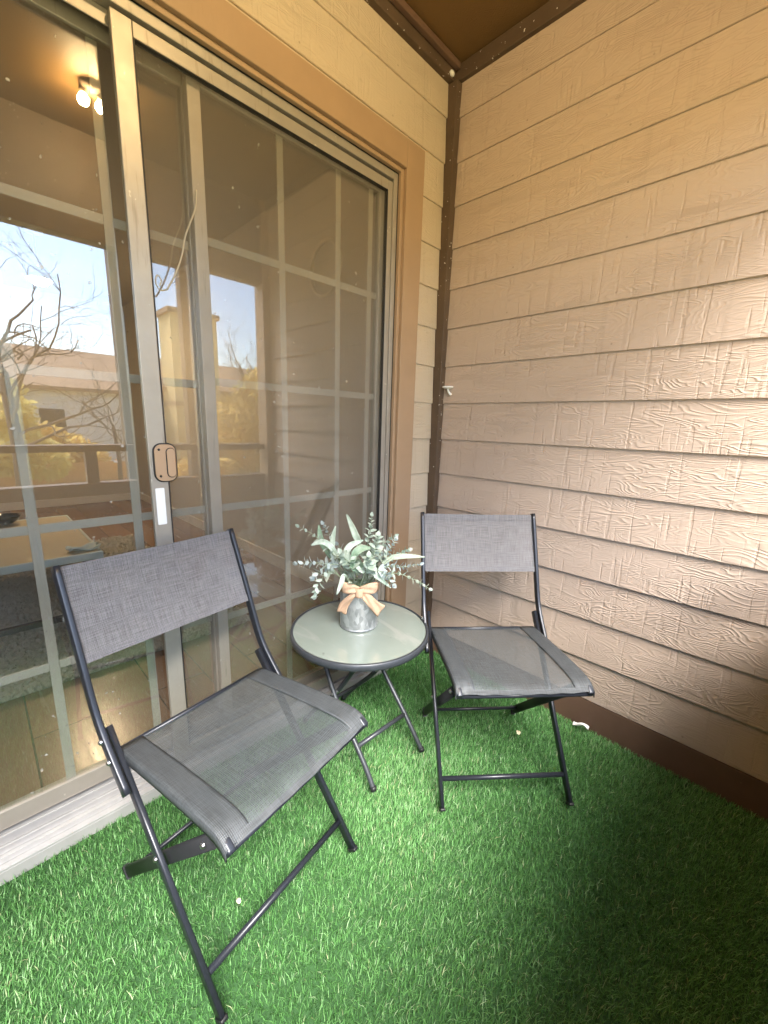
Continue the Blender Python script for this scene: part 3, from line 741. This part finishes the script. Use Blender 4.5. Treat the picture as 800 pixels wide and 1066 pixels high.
def leaf(mb, base, d, L, wd, nrm, curl=.15, cup=.15, n=6, pointy=1.0):
    d = d.normalized(); sdv = d.cross(nrm).normalized(); nn = sdv.cross(d).normalized()
    v = []; f = []
    for i in range(n+1):
        t = i/n; ww = wd*(math.sin(math.pi*min(1, t**.8*.97+.02))**.75)*pointy
        c = base + d*(L*t) - nn*(curl*L*t*t)
        v += [c - sdv*ww + nn*cup*ww, c, c + sdv*ww + nn*cup*ww]
    for i in range(n):
        o = i*3; f += [(o, o+1, o+4, o+3), (o+1, o+2, o+5, o+4)]
    mb.add(v, f, True)
def rv(s=1): return Vector((random.uniform(-s,s), random.uniform(-s,s), random.uniform(-s,s)))
def sprig(pts, mat, n, size, ratio=.62, start=.3, taper=.5):
    P = smoothpath(pts, 6); m = len(P)
    st = MB().tube(P, .0017, 6, .0008).build('stem', M['stem'], pot)
    lv = MB(); size *= 1.2
    for i in range(n):
        t = start + (1-start)*i/(n-1); q = t*(m-1); k = min(int(q), m-2); p = P[k].lerp(P[k+1], q-k); tg = (P[k+1]-P[k]).normalized()
        a = i*1.57+random.uniform(-.4,.4); r0 = tg.cross(Vector((.3,.2,1))).normalized(); r1 = tg.cross(r0)
        for sgn in (0, math.pi):
            o = r0*math.cos(a+sgn)+r1*math.sin(a+sgn); s = size*(1-taper*(t-start)/(1-start))*random.uniform(.8,1.15)
            leaf(lv, p, o+tg*.65+rv(.2), s, s*ratio*.5, (tg-o*.5+FW*.3+rv(.2)), .12, .25, 5)
    leaf(lv, P[-1], P[-1]-P[-2], size*.6, size*.22, FW, .1, .2, 4)
    lv.build('leaves', mat, st)
def bigleaf(pts, L0, wd, mat, nrm=None):
    P = smoothpath(pts, 8); m = len(P); nrm = nrm or FW
    mb = MB()
    st = MB().tube(P[:max(3, m//2)], .0016, 6).build('stem', M['stem'], pot)
    def fn(u, v):
        i = (.25+.75*u)*(m-1); k = min(int(i), m-2); p = P[k].lerp(P[k+1], i-k); tg = (P[k+1]-P[k]).normalized()
        s = tg.cross(nrm).normalized(); nn = s.cross(tg); ww = wd*math.sin(math.pi*min(1, .04+.94*u**.85))**.7; a = 2*v-1
        return tuple(p + s*ww*a + nn*ww*.35*a*a + nn*.0008*math.sin(40*u)*abs(a))
    mb.grid(fn, 18, 6).build('leaves', mat, st, solid=.0009)
B0 = lambda r=0, f=0: W(r, f, PH-.02)
def Wz(r, f, z): return W(r, f, z-TZ)
# eucalyptus sprigs with small paired leaves
sprig([B0(-.03,.01), Wz(-.07,.03,.70), Wz(-.14,.03,.775), Wz(-.205,.02,.812)], M['leaf_sage'], 11, .023)
sprig([B0(-.04,.02), Wz(-.10,.05,.685), Wz(-.16,.06,.70), Wz(-.208,.05,.694)], M['leaf_blue'], 11, .027)
sprig([B0(-.03,.03), Wz(-.09,.06,.668), Wz(-.135,.07,.635), Wz(-.150,.06,.585)], M['leaf_sage'], 11, .030)
sprig([B0(-.02,.02), Wz(-.075,.05,.69), Wz(-.125,.07,.68), Wz(-.150,.07,.655)], M['leaf_blue'], 9, .030)
sprig([B0(.01,-.01), Wz(.025,-.01,.74), Wz(.035,-.01,.80), Wz(.038,-.02,.842)], M['leaf_sage'], 10, .024)
sprig([B0(.02,.02), Wz(.04,.03,.70), Wz(.055,.03,.75), Wz(.06,.03,.785)], M['leaf_sage'], 10, .030, .8)
sprig([B0(.02,.0), Wz(.07,.02,.70), Wz(.10,.02,.735), Wz(.12,.01,.765)], M['leaf_blue'], 9, .026)
sprig([B0(.03,.02), Wz(.09,.04,.68), Wz(.15,.05,.685), Wz(.205,.04,.692)], M['leaf_blue'], 14, .024, .5)
sprig([B0(.03,.01), Wz(.08,.03,.70), Wz(.13,.03,.725), Wz(.165,.02,.735)], M['leaf_sage'], 10, .026)
sprig([B0(.03,.03), Wz(.10,.06,.665), Wz(.18,.07,.650), Wz(.238,.06,.612)], M['leaf_sage'], 11, .024)
sprig([B0(.0,-.03), Wz(-.06,-.06,.70), Wz(-.11,-.09,.75), Wz(-.135,-.10,.79)], M['leaf_blue'], 10, .026)
sprig([B0(.01,-.03), Wz(.06,-.07,.70), Wz(.10,-.11,.73), Wz(.13,-.12,.745)], M['leaf_sage'], 10, .026)
sprig([B0(.03,.03), Wz(.06,.07,.675), Wz(.09,.09,.665), Wz(.11,.09,.64)], M['leaf_blue'], 9, .030, .75)
sprig([B0(-.01,.03), Wz(-.03,.06,.69), Wz(-.05,.07,.72), Wz(-.06,.07,.735)], M['leaf_sage'], 9, .032, .8)
sprig([B0(.0,.04), Wz(.02,.07,.68), Wz(.03,.08,.70), Wz(.03,.08,.725)], M['leaf_sage'], 8, .034, .85)
# long soft leaves
bigleaf([B0(-.01,.0), Wz(-.005,.0,.74), Wz(-.02,.0,.79), Wz(-.048,-.01,.852)], .1, .0115, M['leaf_pale'])
bigleaf([B0(-.03,.0), Wz(-.09,.01,.70), Wz(-.095,.0,.76), Wz(-.085,.0,.812)], .1, .0095, M['leaf_pale'])
bigleaf([B0(-.04,-.01), Wz(-.11,-.01,.71), Wz(-.135,-.01,.76), Wz(-.143,-.01,.812)], .1, .011, M['leaf_green'])
bigleaf([B0(-.02,.01), Wz(-.08,.03,.72), Wz(-.12,.04,.765), Wz(-.165,.04,.755)], .1, .010, M['leaf_sage'], UP*.6+FW)
bigleaf([B0(.02,.02), Wz(.09,.04,.70), Wz(.14,.05,.722), Wz(.222,.04,.718)], .1, .0095, M['leaf_pale'], UP*.7+FW)
bigleaf([B0(.0,.02), Wz(-.02,.05,.715), Wz(.0,.05,.745), Wz(.035,.05,.752)], .1, .013, M['leaf_green'], UP*.5+FW)
bigleaf([B0(-.01,.02), Wz(-.045,.05,.71), Wz(-.035,.05,.755), Wz(.01,.04,.775)], .1, .011, M['leaf_sage'], UP*.4+FW)
bigleaf([B0(.01,.04), Wz(.03,.06,.67), Wz(.06,.08,.66), Wz(.105,.09,.625)], .1, .009, M['leaf_sage'], UP*.4+FW)
bigleaf([B0(-.02,.04), Wz(-.05,.07,.66), Wz(-.06,.09,.64), Wz(-.075,.09,.60)], .1, .008, M['leaf_sage'], UP*.3+FW)
# rosette in the middle
rs = MB(); cc = Wz(-.012,.05,.695)
for k in range(26):
    a = k*2.4; el = .25+1.1*(1-k/26); d = RT*math.cos(a)*math.cos(el*.6)+UP*math.sin(a)*math.cos(el*.6)+FW*(.35+.9*(k/26))
    leaf(rs, cc, d, .034-.012*k/26, .012, FW+rv(.2), -.15, .4, 5)
rs.build('rosette', M['leaf_green'], pot)
fill = MB()
for k in range(70):
    a = random.uniform(0, 6.28); r = random.uniform(.005,.085); z = random.uniform(.625,.71)
    p = Vector((r*math.cos(a), r*math.sin(a), z-TZ)); leaf(fill, p, Vector((math.cos(a), math.sin(a), .6))+rv(.5), random.uniform(.02,.034), random.uniform(.006,.011), UP+rv(.5), .2, .2, 4)
fill.build('filler_leaves', M['leaf_sage'], pot)

# ------------------------------------------------------------------ the world outside (seen mirrored in the glass)
GZ = -1.75
gp = MB().grid(lambda u, v: (-150+300*u, -260+ (260-1.6)*v, GZ + (.25*math.sin(u*40)*math.sin(v*31) if v < .9 else 0)), 60, 60)
tag(gp.build('ground', M['lawn']), kind='structure')
fd = MB().box(XL-.12, .13, YF-.1, RY1+.3, GZ-.2, -.165); tag(fd.build('foundation', M['stucco_tan']), 'tan foundation storey below the balcony', 'foundation')

def house(name, lab, x0, x1, y0, y1, zt, ridge, wall, axis='x', wins=()):
    h = empty(name, ((x0+x1)/2, (y0+y1)/2, GZ)); tag(h, lab, 'house')
    w, d = (x1-x0)/2, (y1-y0)/2; zt -= GZ; ridge -= GZ
    m = MB().box(-w, w, -d, d, 0, zt)
    if axis == 'x': m.add([(-w,-d,zt),(-w,d,zt),(-w,0,ridge),(w,-d,zt),(w,d,zt),(w,0,ridge)], [(0,2,1),(3,4,5)])
    else: m.add([(-w,-d,zt),(w,-d,zt),(0,-d,ridge),(-w,d,zt),(w,d,zt),(0,d,ridge)], [(0,1,2),(4,3,5)])
    m.build('wall', wall, h)
    r = MB(); e = .45; t = .18
    if axis == 'x':
        k = (ridge-zt)/d
        for s in (-1, 1):
            v = [(-w-e, s*(d+e), zt-k*e+.02), (w+e, s*(d+e), zt-k*e+.02), (w+e, 0, ridge+.02), (-w-e, 0, ridge+.02)]
            r.add(v + [(a, b_, c_+t) for a, b_, c_ in v], [(0,1,2,3),(7,6,5,4),(0,4,5,1),(1,5,6,2),(2,6,7,3),(3,7,4,0)])
    else:
        k = (ridge-zt)/w
        for s in (-1, 1):
            v = [(s*(w+e), -d-e, zt-k*e+.02), (s*(w+e), d+e, zt-k*e+.02), (0, d+e, ridge+.02), (0, -d-e, ridge+.02)]
            r.add(v + [(a, b_, c_+t) for a, b_, c_ in v], [(0,1,2,3),(7,6,5,4),(0,4,5,1),(1,5,6,2),(2,6,7,3),(3,7,4,0)])
    r.build('roof', M['roof'], h)
    for wx, wz, ww, wh in wins:
        f = MB().box(wx-ww/2-.08, wx+ww/2+.08, d+.002, d+.06, wz-wh/2-.08, wz+wh/2+.08).build('window', M['stucco_white'], h)
        MB().box(wx-ww/2, wx+ww/2, d+.061, d+.07, wz-wh/2, wz+wh/2).build('pane', M['dark_window'], f)
    return h
h1 = house('stucco_house', 'white stucco house with a low brown roof beyond the fence, mirrored in the left panel', -1.5, 7.5, -33, -25, 2.55, 4.6, M['stucco_white'], 'x', [(-3.2, 2.6, 1.2, 1.2), (-1.6, 2.6, 1.0, 1.2), (2.6, 1.4, 1.0, 1.0)])
h2 = house('ochre_house', 'ochre house with a tall square chimney, mirrored behind the screen', 6.6, 15, -31, -24.5, 2.9, 4.6, M['stucco_tan'], 'x', [(-1.5, 2.6, 1.0, 1.2), (1.5, 2.6, 1.0, 1.2)])
chm = MB().box(-4.3, -1.9, 3.2, 5.0, 0, 8.3).build('chimney', M['stucco_tan'], h2)
MB().box(-4.45, -1.75, 3.05, 5.15, 8.301, 8.55).build('chimney_cap', M['roof'], chm)
MB().box(-4.33, -1.87, 3.17, 5.03, 3.6, 3.85).build('chimney_band', M['roof'], chm)

fn = empty('wooden_fence', (0, -20.5, GZ)); tag(fn, 'cedar board fence across the lawn, mirrored below the balcony rail', 'fence')
fb = MB(); x = -9.0
while x < 6.2:
    fb.box(x, x+.14, -.02, .02, .05, .92+random.uniform(-.02,.02)); x += .147
fb.build('fence_boards', M['fence'], fn)
for x in np.arange(-9, 6.5, 2.4): MB().box(x-.05, x+.05, -.12, -.021, 0, 1.0).build('fence_post', M['fence'], fn)

def branches(mb, p, d, L, r, depth, spread=.55):
    n = 5; pts = [p]
    for i in range(n):
        d = (d + rv(.36) + Vector((0,0,.05))).normalized(); pts.append(pts[-1] + d*L/n)
    r1 = r*.62
    mb.tube(pts, r, 6 if depth > 1 else 4, r1)
    if depth == 0: return
    for k in range(random.choice((2,3,3))):
        i = random.choice((1,2,3,4,5)); q = pts[i]
        nd = (d + rv(spread*1.3)).normalized()
        branches(mb, q, nd, L*random.uniform(.6,.82), r1*random.uniform(.6,.85), depth-1, spread)
def bare_tree(name, lab, loc, H, depth=5, r=.16):
    t = empty(name, loc); tag(t, lab, 'tree')
    tr = MB().tube([(0,0,-.1),(.05,.02,H*.2),(-.04,.05,H*.42)], r, 10, r*.7).build('trunk', M['bark'], t)
    cr = MB()
    for k in range(9):
        a = k*.7+random.uniform(-.3,.3); h = H*(.2+.22*k/6)
        branches(cr, Vector((0,.03,h)), Vector((math.cos(a), math.sin(a), random.uniform(.35,1.2))).normalized(), H*.25, r*.26, depth-1)
    cr.build('crown', M['twig'], t)
def leafy(name, lab, loc, blobs, mat, n, size, trunk_h, tr=.14):
    t = empty(name, loc); tag(t, lab, 'tree' if trunk_h > 1 else 'shrub')
    MB().tube([(0,0,-.1),(.05,0,trunk_h*.5),(0,.05,trunk_h)], tr, 8, tr*.6).build('trunk', M['bark'], t)
    tb_ = MB()
    for (bx, by, bz, br) in blobs:
        branches(tb_, Vector((0,0,trunk_h*.8)), (Vector((bx,by,bz))-Vector((0,0,trunk_h*.8))).normalized(), max(.4, (Vector((bx,by,bz))-Vector((0,0,trunk_h*.8))).length), tr*.4, 2)
    tb_.build('limbs', M['twig'], t)
    cr = MB()
    for i in range(n):
        bx, by, bz, br = random.choice(blobs); q = rv(1)
        while q.length > 1: q = rv(1)
        p = Vector((bx,by,bz)) + q.normalized()*br*(q.length**.45)*random.uniform(.7,1.05)
        s = size*random.uniform(.6,1.4); a, c_ = rv(1).normalized(), rv(1).normalized()
        e = a.cross(c_).normalized()*s*.5
        cr.add([p-a*s-e*.4, p-e*.9, p+a*s, p+e], [(0,1,2,3)])
    cr.build('crown', mat, t)
bare_tree('bare_tree', 'bare branched winter tree in front of the white house, mirrored at the left edge', (-.75, -14, GZ), 9.5, 6, .17)
bare_tree('bare_tree', 'thin bare tree standing before the white gable, mirrored in the left panel', (2.4, -17.5, GZ), 6.0, 4, .09)
bare_tree('bare_tree', 'tall bare tree behind the golden trees, mirrored behind the screen', (12.5, -25, GZ), 12, 5, .2)
leafy('golden_tree', 'golden leafed tree beside the chimney, mirrored behind the screen', (9.6, -20, GZ), [(0,0,3.4,1.9),(1.4,.3,3.0,1.6),(-1.2,.2,2.6,1.5),(.6,-.4,4.6,1.2),(-.3,.3,1.4,1.3)], M['gold_leaf'], 5200, .15, 2.4)
leafy('golden_tree', 'broad golden tree at the right end of the mirrored view', (12.6, -21, GZ), [(0,0,3.0,1.9),(1.6,.3,2.6,1.6),(-1.4,.2,2.2,1.4),(.3,.3,1.2,1.3)], M['gold_leaf'], 4200, .15, 2.0)
leafy('olive_shrub', 'yellow green shrub in front of the white house, mirrored at the left', (-.6, -19, GZ), [(0,0,1.6,1.2),(.9,.2,1.2,.9),(-.9,.1,1.3,1.0),(.1,.2,2.9,.8)], M['olive_leaf'], 2600, .14, .8, .08)
leafy('olive_shrub', 'yellow green shrub beside the thin bare tree, mirrored in the left panel', (1.3, -21.5, GZ), [(0,0,1.3,1.0),(.8,.2,1.0,.8),(-.7,.1,1.8,.8)], M['gold_leaf'], 2000, .14, .8, .08)
leafy('golden_tree', 'golden tree rising left of the white house roof, mirrored at the left edge', (-2.2, -23, GZ), [(0,0,4.2,1.8),(1.3,.3,3.4,1.4),(-1.2,.2,3.4,1.5)], M['olive_leaf'], 3600, .15, 2.6)
leafy('olive_shrub', 'low golden shrub at the foot of the chimney, mirrored below the rail', (6.4, -19, GZ), [(0,0,.6,.7),(.9,.2,.5,.6),(-.8,.1,.55,.6)], M['gold_leaf'], 1500, .12, .4, .05)

# ------------------------------------------------------------------ light
SUN_EL, SUN_AZ = 51, -152                       # azimuth measured from +Y towards +X
w = bpy.data.worlds.new('World'); SC.world = w; w.use_nodes = True
nt = w.node_tree; bg = nt.nodes['Background']; sky = nt.nodes.new('ShaderNodeTexSky'); sky.sky_type = 'NISHITA'; sky.sun_disc = False
sky.sun_elevation = R(SUN_EL); sky.sun_rotation = R(SUN_AZ); sky.dust_density = 1.2; sky.air_density = 1.0
nt.links.new(sky.outputs[0], bg.inputs[0]); bg.inputs[1].default_value = .068
sd_ = bpy.data.lights.new('sun', 'SUN'); sd_.energy = 1.22; sd_.angle = R(30); sd_.color = (1,.965,.91)
so = bpy.data.objects.new('sun', sd_); COL.objects.link(so)
dirv = Vector((math.sin(R(SUN_AZ))*math.cos(R(SUN_EL)), math.cos(R(SUN_AZ))*math.cos(R(SUN_EL)), math.sin(R(SUN_EL))))
so.rotation_euler = dirv.to_track_quat('Z', 'Y').to_euler()

# ------------------------------------------------------------------ camera
def rot(y, p, r):
    cy, sy, cp, sp, cr, sr = math.cos(y), math.sin(y), math.cos(p), math.sin(p), math.cos(r), math.sin(r)
    f = Vector((sy*cp, cy*cp, sp)); rt = Vector((cy, -sy, 0)); up = rt.cross(f)
    return cr*rt + sr*up, -sr*rt + cr*up, f
a, b_, f = rot(.787752394, -.209218042, .0303988684)
cam = bpy.data.cameras.new('camera'); co = bpy.data.objects.new('camera', cam); COL.objects.link(co)
co.matrix_world = Matrix(((a.x, b_.x, -f.x, -1.62179584), (a.y, b_.y, -f.y, -1.27949539), (a.z, b_.z, -f.z, 1.15537895), (0,0,0,1)))
cam.sensor_fit = 'HORIZONTAL'; cam.sensor_width = 36; cam.lens = 36*426.978/800
cam.clip_start = .02; cam.clip_end = 1000
SC.camera = co
SC.view_settings.view_transform = 'Standard'; SC.view_settings.look = 'None'
SC.view_settings.exposure = 3.90; SC.view_settings.gamma = 1
SC.cycles.max_bounces = 10; SC.cycles.transparent_max_bounces = 24; SC.cycles.diffuse_bounces = 5; SC.cycles.glossy_bounces = 5
SC.cycles.sample_clamp_indirect = 8; SC.cycles.caustics_reflective = False; SC.cycles.caustics_refractive = False
SC.cycles.use_denoising = True
